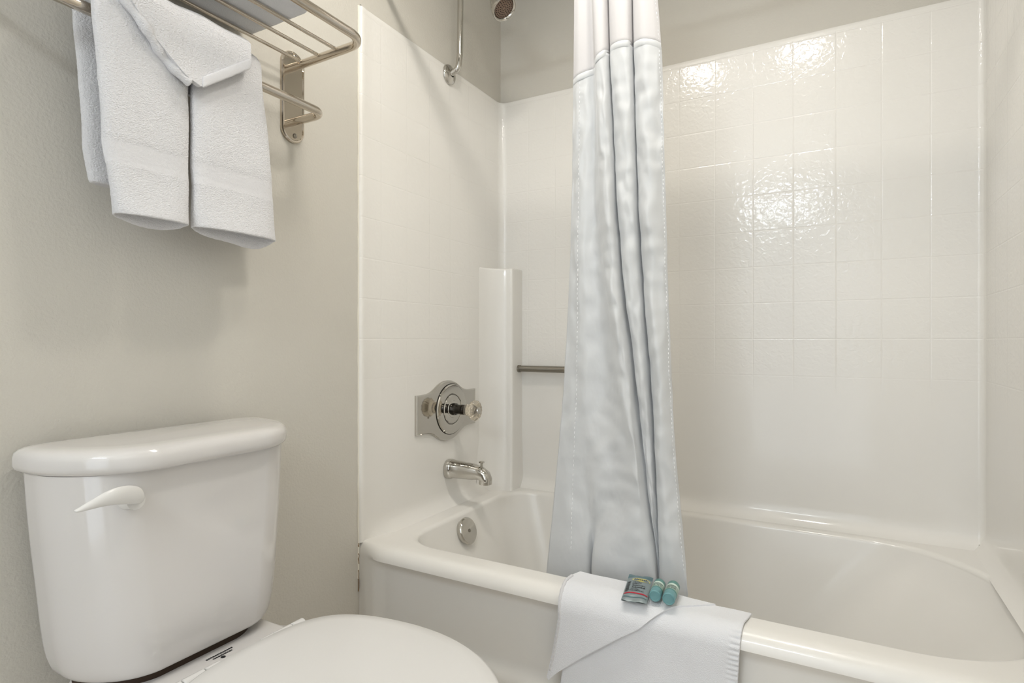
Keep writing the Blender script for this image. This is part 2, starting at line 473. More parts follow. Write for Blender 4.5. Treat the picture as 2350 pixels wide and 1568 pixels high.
bm = bmesh.new(); lathe(bm, [(0, .0045), (.017, .0045), (.018, .009), (.021, .0105), (.023, .008), (.0235, 0)], (.136, .412, .546), (0, 0, 1), 24, None, True, False)
link_mesh('pull_knob', bm, 'chrome', sp)

# ================================================================== CURTAIN ROD AND CURTAIN
rod = thing('curtain_rod', 'straight chrome rod spanning the bathtub above the picture', 'curtain rod', (.76, .08, 2.04))
bm = bmesh.new(); tube(bm, [(XW + .001, .08, 2.04), (1.533, .08, 2.04)], .0125, 20); link_mesh('rod', bm, 'chrome', rod)
for x, d in ((XW + .0005, 1), (1.5335, -1)):
    bm = bmesh.new(); lathe(bm, [(0, .03), (.006, .028), (.014, .016), (.02, .0135)], (x, .08, 2.04), (d, 0, 0), 32, None, True, False); link_mesh('end_flange', bm, 'chrome', rod)

F_, S_, C_ = 1330.0, math.sin(TH), math.cos(TH); CAM = (1.172, -1.23, .97)
def x_on(px, y):          # world x where a picture column meets the upright plane y
    r = (px - 1175) / F_
    vx, vy = C_ * r - S_, S_ * r + C_
    return CAM[0] + vx * (y - CAM[1]) / vy
def z_of(py, px, y):
    r = (px - 1175) / F_
    t = (y - CAM[1]) / (S_ * r + C_)
    return CAM[2] + (784 - py) / F_ * t
cu = thing('shower_curtain', 'white satin shower curtain gathered into a narrow bunch hanging inside the bathtub', 'shower curtain', (.7, .10, .36))
# fold lines: (column, depth) across the bunch at several heights
YC = .105
FOLDS = {
 1.90: [(1313, .02), (1326, .012), (1340, .012), (1352, .016), (1360, -.010), (1376, -.016), (1387, -.008), (1391, .028), (1395, .0), (1412, -.014), (1440, -.010), (1446, .026), (1452, .0), (1470, -.014), (1488, -.004), (1497, .010)],
 1.62: [(1308, .03), (1322, .018), (1340, .018), (1358, .024), (1370, -.010), (1384, -.018), (1395, -.008), (1399, .032), (1403, .0), (1424, -.016), (1446, -.010), (1451, .030), (1457, .0), (1482, -.016), (1506, -.004), (1517, .012)],
 1.20: [(1300, .034), (1318, .020), (1335, .014), (1362, .026), (1386, -.006), (1404, -.020), (1414, -.008), (1419, .036), (1424, .002), (1440, -.014), (1460, -.008), (1466, .034), (1472, .0), (1494, -.020), (1518, -.004), (1528, .012)],
 0.86: [(1284, .036), (1312, .022), (1340, .012), (1384, .026), (1418, -.006), (1440, -.020), (1450, -.008), (1456, .038), (1462, .004), (1472, -.008), (1484, -.004), (1490, .036), (1495, .002), (1514, -.018), (1532, -.004), (1540, .012)],
 0.62: [(1266, .036), (1300, .024), (1336, .026), (1366, .008), (1410, .010), (1462, -.014), (1474, -.006), (1481, .034), (1486, .010), (1492, .004), (1498, .008), (1503, .036), (1508, .004), (1524, -.012), (1546, -.002), (1556, .012)],
 0.44: [(1251, .034), (1296, .016), (1340, .012), (1352, .040), (1364, .002), (1430, -.012), (1496, -.006), (1503, .026), (1505, .030), (1507, .034), (1509, .034), (1511, .030), (1515, .002), (1534, -.010), (1562, .0), (1574, .012)],
 0.33: [(1241, .034), (1292, .016), (1340, .012), (1354, .040), (1366, .002), (1432, -.010), (1504, -.006), (1508, .010), (1509, .012), (1510, .012), (1511, .012), (1512, .010), (1516, .002), (1540, -.008), (1570, .002), (1583, .012)],
}
HZ = sorted(FOLDS)
def fold_point(u, z):
    """u in 0..15 across the folds"""
    row = []
    for h in HZ:
        tx = [(i, p[0]) for i, p in enumerate(FOLDS[h])]; td = [(i, p[1]) for i, p in enumerate(FOLDS[h])]
        y = YC + smooth_tab(td, u); y = min(y, YC + (y - YC) * .72)
        row.append((h, (x_on(smooth_tab(tx, u), YC), y)))
    x = smooth_tab([(h, v[0]) for h, v in row], z); y = smooth_tab([(h, v[1]) for h, v in row], z)
    return x, y
NU = 180
us = [15 * i / NU for i in range(NU + 1)]
ZB = [(0, 1.625), (3.2, 1.640), (3.6, 1.645), (7, 1.672), (11, 1.672), (15, 1.655)]       # hem of the sheer window
def zb(u): return interp(ZB, u)
def rumple(u, z):
    p = Vector((u * .55, z * 7.5, 3.1))
    return .0075 * noise.noise(p) * (.25 + .75 * ss(2.5, 5, u)) + .003 * noise.noise(Vector((u * 1.3, z * 17, 9))) + .0042 * noise.noise(Vector((u * 1.15 + z * 3, z * 30, 4))) * (.3 + .7 * ss(2, 4, u)) * ss(.42, .6, z)
cols_low, cols_up = [], []
NZ = 220
x_of = [fold_point]
def column(u, z0, z1, n, flat=False):
    out = []
    for k in range(n + 1):
        z = lerp(z0, z1, k / n)
        x, y = fold_point(u, min(z, 1.90))
        if z > 1.9:                                         # straight pleats run on up to the rod
            pass
        y += 0 if flat else rumple(u, z) * min(1, abs(z - z0) * 12, abs(z1 - z) * 12 + .15)
        out.append((x, y, z))
    return out
bm = bmesh.new(); loft(bm, [column(u, .33, zb(u), NZ) for u in us], False)
o = link_mesh('satin_panel', bm, 'satin', cu, 180)
md = o.modifiers.new('thick', 'SOLIDIFY'); md.thickness = .0012; md.offset = 0
bm = bmesh.new(); loft(bm, [column(u, zb(u) + .001, 2.018, 24, True) for u in us], False)
o = link_mesh('sheer_panel', bm, 'sheer', cu, 180); o['label'] = 'sheer white top band'
md = o.modifiers.new('thick', 'SOLIDIFY'); md.thickness = .0008; md.offset = 0
# stitched hem where the two cloths meet and beads of stitching down the seam and right edge
bm = bmesh.new()
for s in range(2):
    rows = []
    for u in us:
        x, y = fold_point(u, zb(u)); rows.append([(x, y - .0008 - (.0012 if k in (1, 2) else 0), zb(u) + dz) for k, dz in enumerate((-.008, -.006, .006, .008))])
    loft(bm, rows, False); break
link_mesh('hem_band', bm, 'satin', cu, 180)
def stitches(u, z0, z1, step, ln):
    bm = bmesh.new(); z = z0
    while z < z1:
        x, y = fold_point(u, z); x2, y2 = fold_point(u, z + ln)
        y += rumple(u, z); y2 += rumple(u, z + ln)
        tube(bm, [(x, y - .0012, z), (lerp(x, x2, .5), lerp(y, y2, .5) - .0022, z + ln / 2), (x2, y2 - .0012, z + ln)], .0007, 6)
        z += step
    return bm
o = link_mesh('seam_stitching', stitches(1.25, .45, 1.62, .012, .006), 'stitch', cu); o['kind'] = 'stuff'
o = link_mesh('edge_stitching', stitches(14.6, .45, 1.9, .010, .005), 'stitch', cu); o['kind'] = 'stuff'
for i, u in enumerate((0.6, 3, 6, 9.5, 12, 14.7)):
    x, y = fold_point(u, 1.90)
    bm = bmesh.new()
    pts = [(x, .09 + .028 * math.cos(a), 2.030 + .027 * math.sin(a)) for a in [2 * PI * k / 24 for k in range(25)]]
    tube(bm, pts, .0018, 8, False); link_mesh('curtain_hook', bm, 'chrome', cu)

# ================================================================== TOWEL RACK
rk = thing('towel_rack', 'two-tier polished metal towel rack on the wall above the toilet', 'towel rack', (0, -.55, 1.46))
RY0, RY1 = -.243, -.875
for yc in (RY0, RY1):
    bm = bmesh.new()
    rings = []
    def stad(r, x, hh=.079):
        pts = []
        for i in range(40):
            a = 2 * PI * i / 40
            pts.append((x, yc + r * math.cos(a), 1.575 + r * math.sin(a) + (hh if math.sin(a) >= 0 else -hh)))
        return pts
    loft(bm, [stad(.034, XW), stad(.034, XW + .006), stad(.032, XW + .009), stad(.029, XW + .0095), stad(.027, XW + .0075), stad(.0, XW + .0075)], True, True, True)
    p = link_mesh('wall_plate', bm, 'nickel', rk, 30)
    for z in (1.675, 1.480):
        bm = bmesh.new(); lathe(bm, [(0, .006), (.002, .0055), (.003, .003), (.002, 0)], (XW + .0075, yc + .004, z), (1, 0, 0), 16, None, False, False); link_mesh('screw', bm, 'steel', p)
bm = bmesh.new()
zs_ = 1.652
tube(bm, fillet([(XW + .005, RY0 + .005, zs_), (.236, RY0, zs_), (.236, RY1, zs_), (XW + .005, RY1, zs_)], .045, 12), .0100, 20); link_mesh('shelf_frame', bm, 'nickel', rk, 60)
for x in (.030, .092, .150):
    bm = bmesh.new(); tube(bm, [(x, RY0 - .006, zs_ + .002), (x, RY1 + .006, zs_ + .002)], .0042, 12); link_mesh('shelf_rod', bm, 'nickel', rk)
ZBAR, XBAR = 1.511, .110
bm = bmesh.new()
tube(bm, fillet([(XW + .005, RY0 - .004, ZBAR), (XBAR, RY0 - .004, ZBAR), (XBAR, RY1 + .004, ZBAR), (XW + .005, RY1 + .004, ZBAR)], .032, 12), .0098, 20); link_mesh('towel_bar', bm, 'nickel', rk, 60)

# ================================================================== TOWELS ON THE RACK
def fuzz(o, lev, st, size=.003):
    sd = o.modifiers.new('sub', 'SUBSURF'); sd.levels = 1; sd.render_levels = lev
    t = bpy.data.textures.get('pile') or bpy.data.textures.new('pile', 'CLOUDS')
    t.noise_scale = size; t.noise_depth = 1
    d = o.modifiers.new('pile', 'DISPLACE'); d.texture = t; d.strength = st; d.mid_level = .5
def hand_towel(name, label, yl, yr, z_front, z_back, seed, xf=.136, xb=.062, back_w=None, drop=.010, skew=.3):
    """yl / yr: tables z -> y of the left / right edge of the front drop; closed flattened tube over the bar"""
    root = thing(name, label, 'towel', (XBAR, (yl[0][1] + yr[0][1]) / 2, z_front), 'white hand towels on the lower rack bar')
    bm = bmesh.new(); T = .013
    path = []
    n1 = 46
    zt = ZBAR + .012
    for k in range(n1 + 1): path.append((lerp(z_front, zt, k / n1), 'f'))
    rb = (xf - xb) / 2; xc = (xf + xb) / 2
    stations = [(xf, z, 0.0, z) for z, _ in path]
    for k in range(1, 13):
        a = PI * k / 13
        stations.append((xc + rb * math.cos(a), zt + rb * math.sin(a), a, zt))
    n2 = 30
    for k in range(n2 + 1):
        z = lerp(zt, z_back, k / n2); stations.append((xb, z, PI, z))
    def ring(x, z, a, zz, shrink=0, infl=1.0):
        y0, y1 = interp(yl, zz), interp(yr, zz)
        if a >= PI - .01 and back_w: y0, y1 = y0 + back_w[0], y1 + back_w[1]
        if abs(a - PI) < .2 or a < .2:
            pass
        out = []
        w2, yc = (y1 - y0) / 2 - shrink, (y0 + y1) / 2
        nx_, nz_ = math.cos(a), math.sin(a)
        for i in range(64):
            t = 2 * PI * i / 64
            c, s = math.cos(t), math.sin(t)
            yy = w2 * math.copysign(abs(c) ** .55, c)
            hh = (T * infl - shrink) * math.copysign(abs(s) ** .7, s)
            nn = noise.noise(Vector(((yc + yy) * 9, z * 6 + a, seed))) * .004
            hh += nn * (1 if s > 0 else .4)
            if a == 0:
                lowq = max(0, 1 - (zz - z_front) / .07) ** 1.5            # the hem end opens a little, its rear lip hangs lower
                cc = 1 - (yy / max(w2, 1e-4)) ** 2
                hh *= 1 + .55 * lowq * max(cc, 0) ** .5
                dz = -(drop * max(cc, 0) ** .35 * (1 + skew * yy / w2) + .0015 * math.sin(yy * 60 + seed)) * lowq * max(0, -s) ** .6
                if z_front + .083 < zz < z_front + .121: hh -= .0012
            else: dz = 0
            out.append((x + nx_ * hh, yc + yy + .004 * noise.noise(Vector((z * 12, seed, c * 2))), z + nz_ * hh + dz))
        return out
    rings = []
    # open mouth at the front hem: inner lining first
    for dz, sh in ((.05, .0075), (.02, .006), (.004, .0045)):
        rings.append(ring(xf, z_front + dz, 0, z_front, sh, 1.15))
    rings.append(ring(xf, z_front - .001, 0, z_front, .002, 1.15))
    for i, (x, z, a, zz) in enumerate(stations):
        infl = 1.0 + .25 * max(0, 1 - i / 10) if a == 0 else 1.0
        rings.append(ring(x, z, a, zz, 0, infl))
    rings.append(ring(xb, z_back - .003, PI, z_back, .004))
    # hem droops a touch at the middle
    loft(bm, rings, True, True, True)
    for f in bm.faces:
        c = f.calc_center_median()
        if z_front + .083 < c.z < z_front + .121 and c.x > xf - .02: f.material_index = 1
    o = link_mesh('cloth', bm, ['terry', 'hem'], root, 60)
    fuzz(o, 2, .0012, .0028)
    return root
hand_towel('hand_towel', 'white hand towel hanging left on the lower rack bar, under the draped washcloth',
           [(1.17, -.716), (1.30, -.737), (1.52, -.751)], [(1.17, -.595), (1.52, -.597)], 1.181, 1.243, 1.3, back_w=(.006, -.0))
hand_towel('hand_towel', 'white hand towel hanging right on the lower rack bar, nearest the bathtub',
           [(1.17, -.586), (1.52, -.592)], [(1.17, -.404), (1.38, -.423), (1.53, -.441)], 1.181, 1.190, 4.7, back_w=(.05, .05), drop=.015, skew=.7)

# washcloth draped diagonally over both
wc = thing('washcloth', 'small white washcloth folded and draped diagonally over both hand towels', 'towel', (.16, -.58, 1.44))
bm = bmesh.new()
yR, yL = -.484, -.722
def low_edge(y):
    return interp([(-.800, 1.640), (-.708, 1.530), (-.673, 1.487), (-.617, 1.440), (-.592, 1.432), (-.587, 1.433), (-.484, 1.512)], y)
rows = []
NYW = 60
for i in range(NYW + 1):
    y = lerp(yL, yR, i / NYW)
    zl = low_edge(y); zt = 1.545 + .004 * noise.noise(Vector((y * 20, 0, 0)))
    if zl > zt - .01: zl = zt - .01 + (zl - zt) * .0
    row = []
    for k in range(22):
        t = k / 21; z = lerp(zl, zt, t)
        row.append((.1625 + .005 * noise.noise(Vector((y * 14, z * 14, 2))), y + .008 * (1 - t) * noise.noise(Vector((y * 5, 1, 1))), z))
    rb = (.1625 - .038) / 2; xc = .1625 - rb
    for k in range(1, 11):
        a = PI * k / 10; row.append((xc + rb * math.cos(a), y, zt + .034 * math.sin(a)))
    for k in range(1, 6): row.append((.038, y, zt - .016 * k))
    rows.append(row)
loft(bm, rows, False)
o = link_mesh('cloth', bm, 'terry', wc, 180)
md = o.modifiers.new('thick', 'SOLIDIFY'); md.thickness = .009; md.offset = 0
bv = o.modifiers.new('bev', 'BEVEL'); bv.width = .0035; bv.segments = 3; bv.limit_method = 'ANGLE'
fuzz(o, 2, .0013)
# doubled under-layer along the diagonal fold and the hem at the short lower edge
bm = bmesh.new()
pth = [(.158 + .004 * math.sin(y * 90), y, low_edge(y) - .003) for y in [lerp(-.716, -.606, k / 24) for k in range(25)]]
tube(bm, pth, [.0085 + .0015 * math.sin(k * 1.1) for k in range(25)], 14)
fuzz(link_mesh('rolled_edge', bm, 'terry', wc, 180), 2, .0013)
bm = bmesh.new()
pth = [(.1675, y, low_edge(y) + .009) for y in [lerp(-.588, -.487, k / 16) for k in range(17)]]
rows = [[(x + d, y, z + h) for d, h in ((-.004, -.013), (.0015, -.013), (.0035, -.010), (.0037, .006), (.0015, .009), (-.004, .009))] for x, y, z in pth]
loft(bm, rows, True, True, True)
fuzz(link_mesh('hem', bm, 'hem', wc, 60), 2, .0015)

# folded bath towels lying on the shelf
def folded_towel(name, label, z0, y1, seed):
    root = thing(name, label, 'towel', (.12, -.6, z0))
    bm = bmesh.new()
    for j in range(3):
        za = z0 + j * .024
        ring = rrect(.004, .212, -.862, y1 - .004 * j, (.02, .02, .02, .02), 8)
        def rg(s, z): 
            cx, cy = .108, (-.862 + y1) / 2
            return [(cx + (x - cx) * s, cy + (y - cy) * (1 - (1 - s) * .4), z) for x, y in ring]
        loft(bm, [rg(.93, za), rg(.975, za + .003), rg(1, za + .010), rg(1, za + .014), rg(.975, za + .021), rg(.93, za + .0235)], True, True, True)
    fuzz(link_mesh('cloth', bm, 'matcloth', root, 60), 3, .0015)
    return root
folded_towel('bath_towel', 'folded white bath towel lying on top of the rack shelf', zs_ + .0085, -.372, 2)

# ================================================================== TOILET
TY = -.602
to = thing('toilet', 'off-white porcelain toilet with closed lid and a tank against the wall', 'toilet', (.35, TY, 0))
def dring(x0, x1, yc, hw, z, rb=.02, rf=.09, bow=.02, n=20):
    """plan ring of a tank: flat back at x0, bowed front at x1, rounded corners"""
    pts = []
    rf = (rf * 1.15, rf)
    out = rrect(x0, x1, yc - hw, yc + hw, (rb, rf, rf, rb), n)
    for x, y in out:
        t = (x - x0) / (x1 - x0)
        b = bow * (1 - ((y - yc) / hw) ** 2) * ss(.3, 1, t)
        pts.append((x + b, y, z))
    return pts
bm = bmesh.new()
secs = []
TS = ((.4200, .160, .148, .08), (.4222, .175, .165, .085), (.4285, .185, .175, .09), (.445, .191, .182, .095), (.49, .194, .190, .097), (.56, .193, .197, .097), (.64, .191, .205, .097), (.70, .189, .210, .097), (.762, .188, .214, .097))
tz = [.4200, .4206, .4214, .4226, .4242, .4262, .429, .433, .438, .445, .455, .468, .484] + [.484 + (.762 - .484) * k / 14 for k in range(1, 15)]
for z in tz:
    g_ = lambda j: smooth_tab([(t[0], t[j]) for t in TS], z)
    secs.append(dring(lerp(.032, .022, ss(.42, .46, z)), g_(1), TY + .009, g_(2), z, .03, g_(3), .018, 28))
loft(bm, secs, True, True, True)
link_mesh('tank', bm, 'porc', to, 60)
bm = bmesh.new()
lid = []
for s, z in ((-.016, .7625), (-.004, .7630), (.002, .768), (.004, .774), (.004, .786), (.002, .793), (-.003, .798), (-.010, .801), (-.02, .8025), (-.04, .8032)):
    lid.append(dring(.016 - min(s, .002) * .5 if s < 0 else .014, .206 + s, TY + .009, .222 + s, z, .03, max(.125 + s, .04), .02))
loft(bm, lid, True, True, True)
link_mesh('tank_lid', bm, 'porc', to, 60)
# flush lever
bm = bmesh.new()
lx = .208
def x_plane(px, py, x):
    r, u = (px - 1175) / F_, (784 - py) / F_
    vx, vy = C_ * r - S_, S_ * r + C_
    t = (x - CAM[0]) / vx
    return CAM[1] + vy * t, CAM[2] + u * t
yb, zb_ = x_plane(300, 1147, lx)
lathe(bm, [(0, .0165), (.006, .0160), (.012, .0145), (.022, .0135)], (lx - .006, yb, zb_), (1, 0, 0), 28)
lev = link_mesh('flush_lever', bm, 'seat', to, 60)
bm = bmesh.new(); rows = []
LV = [(329, 1138, 1141, .228), (328, 1126, 1151, .229), (322, 1118, 1156, .231), (308, 1114, 1158, .233), (290, 1114, 1158, .236), (265, 1119, 1159, .239), (240, 1130, 1162, .240), (215, 1145, 1168, .239), (192, 1159, 1174, .237), (178, 1168, 1177, .235), (170, 1172, 1176, .234)]
for px, t_, b_, xo in LV:
    y, zt_ = x_plane(px, t_, xo); _, zbm = x_plane(px, b_, xo)
    zc, hh = (zt_ + zbm) / 2, (zt_ - zbm) / 2
    tk = .0035 + .22 * hh
    rows.append([(xo + tk * math.cos(a) * (1.0 if math.cos(a) > 0 else 1.2), y, zc + hh * math.sin(a)) for a in [2 * PI * i / 24 for i in range(24)]])
loft(bm, rows, True, True, True)
o = link_mesh('lever_arm', bm, 'seat', lev, 60)
sd = o.modifiers.new('sub', 'SUBSURF'); sd.levels = 1; sd.render_levels = 2
# dark gasket between tank and bowl
bm = bmesh.new()
loft(bm, [dring(.05, .172, TY, .150, .4065, .03, .08, .018), dring(.05, .172, TY, .152, .4235, .03, .08, .018)], True, True, True)
g = link_mesh('gasket', bm, 'rubber', to, 40); g['label'] = 'dark gap between tank and bowl'
for y in (TY - .075, TY + .075):
    bm = bmesh.new(); lathe(bm, [(0, .008), (.05, .008)], (.09, y, .355), (0, 0, 1), 12); link_mesh('tank_bolt', bm, 'brown', to)
# bowl: deck behind the seat, rim, pedestal
def oval(x0, x1, hw, z, n=72, sq=.22, yc=TY):
    out = []
    for i in range(n):
        a = 2 * PI * i / n
        c, s = math.cos(a), math.sin(a)
        xc = x0 + (x1 - x0) * .46
        rx = (x1 - xc) if c > 0 else (xc - x0)
        e = 1.0 if c > 0 else 1 - sq * abs(c)
        out.append((xc + rx * math.copysign(abs(c) ** e, c), yc + hw * math.copysign(abs(s) ** (1 if c > 0 else .8), s), z))
    return out
bm = bmesh.new()
loft(bm, [oval(.10, .60, .105, 0), oval(.10, .60, .10, .05), oval(.12, .60, .09, .15), oval(.12, .66, .12, .26), oval(.10, .715, .165, .345), oval(.09, .742, .184, .385),
          oval(.09, .745, .186, .398), oval(.095, .740, .182, .405), oval(.2, .70, .14, .405), oval(.24, .66, .11, .36), oval(.3, .6, .06, .25)], True, True, True)
bw = link_mesh('bowl', bm, 'porc', to, 60)
bm = bmesh.new()
box(bm, (.055, TY - .150, .345), (.292, TY + .152, .4105)); bevel(bm, .010, 4)
link_mesh('deck', bm, 'porc', to, 40)
# seat and lid
bm = bmesh.new()
def lidring(s, z): return oval(.296 - s, .775 + s, .200 + s, z + .010, 96, .58, TY + .014)
loft(bm, [lidring(-.004, .409), lidring(0, .411), lidring(.001, .420), lidring(-.003, .4245), lidring(-.03, .425)], True, True, True)
link_mesh('seat', bm, 'seat', to, 40)
bm = bmesh.new()
loft(bm, [lidring(-.010, .4265), lidring(-.002, .428), lidring(.001, .434), lidring(-.001, .440), lidring(-.008, .4445), lidring(-.03, .4465), lidring(-.09, .4485), lidring(-.16, .4495)], True, True, True)
link_mesh('seat_lid', bm, 'seat', to, 50)
for sgn in (-1, 1):
    yc = TY + .012 + .085 * sgn
    bm = bmesh.new()
    for a, b in ((yc - .046, yc - .020), (yc - .018, yc + .018), (yc + .020, yc + .046)):
        lathe(bm, [(0, .0085), (.002, .0105), (b - a - .002, .0105), (b - a, .0085)], (.284, a, .432), (0, 1, 0), 20)
    hg = link_mesh('hinge', bm, 'seat', to, 40)
    bm = bmesh.new(); box(bm, (.250, yc - .017, .4100), (.288, yc + .017, .426)); bevel(bm, .004, 3)
    link_mesh('hinge_base', bm, 'seat', hg, 40)
# small printed mark on the deck (two lines of tiny lettering and a dot)
bm = bmesh.new(); random.seed(11)
def dash(bm, x, y, dx, dy, z):
    vs = [bm.verts.new(p) for p in ((x, y, z), (x + dx, y, z), (x + dx, y + dy, z), (x, y + dy, z))]; bm.faces.new(vs)
for row, (xr, y0, n) in enumerate(((.206, -.606, 13), (.2135, -.598, 10))):
    y = y0
    for k in range(n):
        wd = random.choice((.002, .0028, .0034))
        dash(bm, xr + random.uniform(0, .0006), y, .0040, wd, .4112)
        y += wd + .0009
lathe(bm, [(0, .0042), (.0002, 0)], (.2235, -.584, .4112), (0, 0, 1), 18, None, False, False)
o = link_mesh('printed_mark', bm, 'black', to, 0); o['label'] = 'tiny black lettering with a dot'
# supply pipe and shut-off under the tank
bm = bmesh.new(); tube(bm, fillet([(XW + .002, -.80, .20), (.06, -.80, .20), (.075, -.745, .30), (.085, -.71, .43)], .03), .006, 12); link_mesh('supply_pipe', bm, 'brown', to)

# ================================================================== BATH MAT ON THE RIM
bmt = thing('bath_mat', 'white cloth bath mat hung over the tub rim with one corner folded across', 'bath mat', (.8, -.04, RIM))
RLm = .036
def drape(v, off):
    """v: arc length from the inner rim edge; returns (y, z)"""
    y_in, y_arc = .052, .002
    flat = y_in - y_arc; arcl = .5 * PI * RLm
    if v <= flat: return (y_in - v, RIM + off)
    if v <= flat + arcl:
        a = (v - flat) / RLm
        return (y_arc - (RLm + off) * math.sin(a), RIM - RLm + (RLm + off) * math.cos(a))
    return (y_arc - RLm - off, RIM - RLm - (v - flat - arcl))
def mat_edge_r(v): return interp([(0, 1.020), (.05, 1.012), (.12, 1.008), (.40, .992)], v)
def mat_edge_l(v): return interp([(0, .700), (.05, .690), (.2, .640), (.40, .615)], v)
bm = bmesh.new(); rows = []
for i in range(81):
    row = []
    for k in range(161):
        v = .40 * k / 160
        s = lerp(mat_edge_l(v), mat_edge_r(v), i / 80)
        off = .004 + .0022 * noise.noise(Vector((s * 16, v * 16, 5))) + .005 * ss(.1, .35, v) * (.5 + noise.noise(Vector((s * 9, v * 5, 8)))) * ss(.06, .12, v)
        # ribbed selvedge next to the right edge
        e = mat_edge_r(v) - s
        if e < .024 and v > .07: off += .0022 * math.sin(v * 640) * ss(.024, .016, e) if False else .0020 * math.sin(v * 640) * (1 - ss(.014, .024, e))
        y, z = drape(v, off); row.append((s, y, z))
    rows.append(row)
loft(bm, rows, False)
o = link_mesh('cloth', bm, 'matcloth', bmt, 180)
md = o.modifiers.new('thick', 'SOLIDIFY'); md.thickness = .0052; md.offset = 0
sd = o.modifiers.new('sub', 'SUBSURF'); sd.levels = 1; sd.render_levels = 1
# the corner folded across: a triangle over the rim
bm = bmesh.new(); rows = []
def flap_low(s):          # v of the diagonal lower edge
    return interp([(.602, .262), (.606, .268), (.625, .245), (.679, .200), (.722, .168), (.768, .134), (.82, .100), (.852, .076), (.884, .050), (.92, .024), (.940, .008), (.948, .0008)], s)
def flap_left(v): return interp([(0, .640), (.03, .628), (.06, .626), (.12, .630), (.2, .616), (.262, .602)], v)
N1, N2 = 70, 44
for i in range(N1 + 1):
    t = i / N1
    row = []
    for k in range(N2 + 1):
        q = k / N2
        # march along the diagonal from the left edge to the tip on the right
        s0 = lerp(.602, .948, t)
        vl = flap_low(s0)
        v = vl * q
        s = max(s0, 0) + max(0, flap_left(v) - .602) * (1 - t) ** 6
        edge = 1 - ss(0, .12, (1 - q) * vl / .26)
        off = lerp(.0135, .0050, ss(.45, 1, t)) + .0016 * noise.noise(Vector((s * 18, v * 18, 2))) + .0035 * ss(.05, .15, v) * (.4 + noise.noise(Vector((s * 11, v * 8, 4))))
        y, z = drape(v, off); row.append((s, y, z))
    rows.append(row)
loft(bm, rows, False)
o = link_mesh('folded_corner', bm, 'matcloth', bmt, 180)
md = o.modifiers.new('thick', 'SOLIDIFY'); md.thickness = .0075; md.offset = 0
bv = o.modifiers.new('bev', 'BEVEL'); bv.width = .0028; bv.segments = 3; bv.limit_method = 'ANGLE'; bv.angle_limit = math.radians(50)
# ribbed selvedge on the flap's left edge
bm = bmesh.new()
pts = []
for k in range(60):
    v = lerp(.03, .245, k / 59); y, z = drape(v, .0165); pts.append((flap_left(v) + .004, y, z))
tube(bm, pts, [.0040 + .0007 * math.sin(k * 2.1) for k in range(60)], 10); link_mesh('selvedge', bm, 'hem', bmt, 180)

# ================================================================== TOILETRIES ON THE MAT
ZT = RIM + .0135 + .0045
def bottle(name, label, xa, ya, xb, yb, r):
    """a, b: cap end and base end of the axis"""
    root = thing(name, label, 'bottle', ((xa + xb) / 2, (ya + yb) / 2, ZT), 'mini toiletry bottles')
    a = Vector((xa, ya, ZT + r)); b = Vector((xb, yb, ZT + r)); ax = (b - a).normalized(); ln = (b - a).length
    cl = ln * .30
    bm = bmesh.new(); lathe(bm, [(cl, r * .9), (cl + .001, r), (ln - .006, r), (ln - .002, r * .86), (ln, r * .5), (ln, 0)], a, ax, 40, None, True, False); link_mesh('body', bm, 'teal', root, 50)
    bm = bmesh.new(); lathe(bm, [(.0010, 0), (.0010, r * .74), (0, r * .80), (.0002, r * .86), (.0014, r * .95), (.003, r * .97), (cl - .001, r * .97), (cl - .0005, r * .9)], a, ax, 40, None, False, True); cp = link_mesh('cap', bm, 'teal_cap', root, 40); cp['label'] = 'pale blue-green cap'
    bm = bmesh.new(); lathe(bm, [(cl + .004, r * 1.006), (ln * .70, r * 1.006)], a, ax, 40, None, False, False); lb = link_mesh('label_band', bm, 'teal_label', root, 180); lb['label'] = 'pale green label'
    bm = bmesh.new(); lathe(bm, [(ln * .62, r * 1.012), (ln * .72, r * 1.012)], a, ax, 40, None, False, False); link_mesh('white_stripe', bm, 'white', lb, 180)
    # illegible dark print
    bm = bmesh.new(); random.seed(int(r * 1e5 + xa * 1000))
    side = Vector((-1, 0, 0)); up = Vector((0, 0, 1))
    for row in range(3):
        t0 = cl + .007 + row * .0055
        ang = -.75
        while ang < .75:
            wd = random.uniform(.06, .14); d = random.uniform(.0018, .0034)
            if random.random() < .8:
                q = []
                for aa, tt in ((ang, 0), (ang + wd, 0), (ang + wd, d), (ang, d)):
                    lat = ax.cross(up); q.append(bm.verts.new(a + ax * (t0 + tt) + (up * math.cos(aa) + lat * math.sin(aa)) * r * 1.015))
                bm.faces.new(q)
            ang += wd + .05
    link_mesh('print', bm, 'black', lb, 0)
    return root
bottle('toiletry_bottle', 'small teal bottle lying beside the silver soap packet, touching it', .8395, -.024, .832, .046, .0128)
bottle('toiletry_bottle', 'small teal bottle lying farther from the silver soap packet, rightmost of the two', .8685, -.026, .862, .048, .0134)

pk = thing('soap_packet', 'silver and teal sealed packet with a red stripe lying beside the two small bottles', 'packet', (.79, .0, ZT))
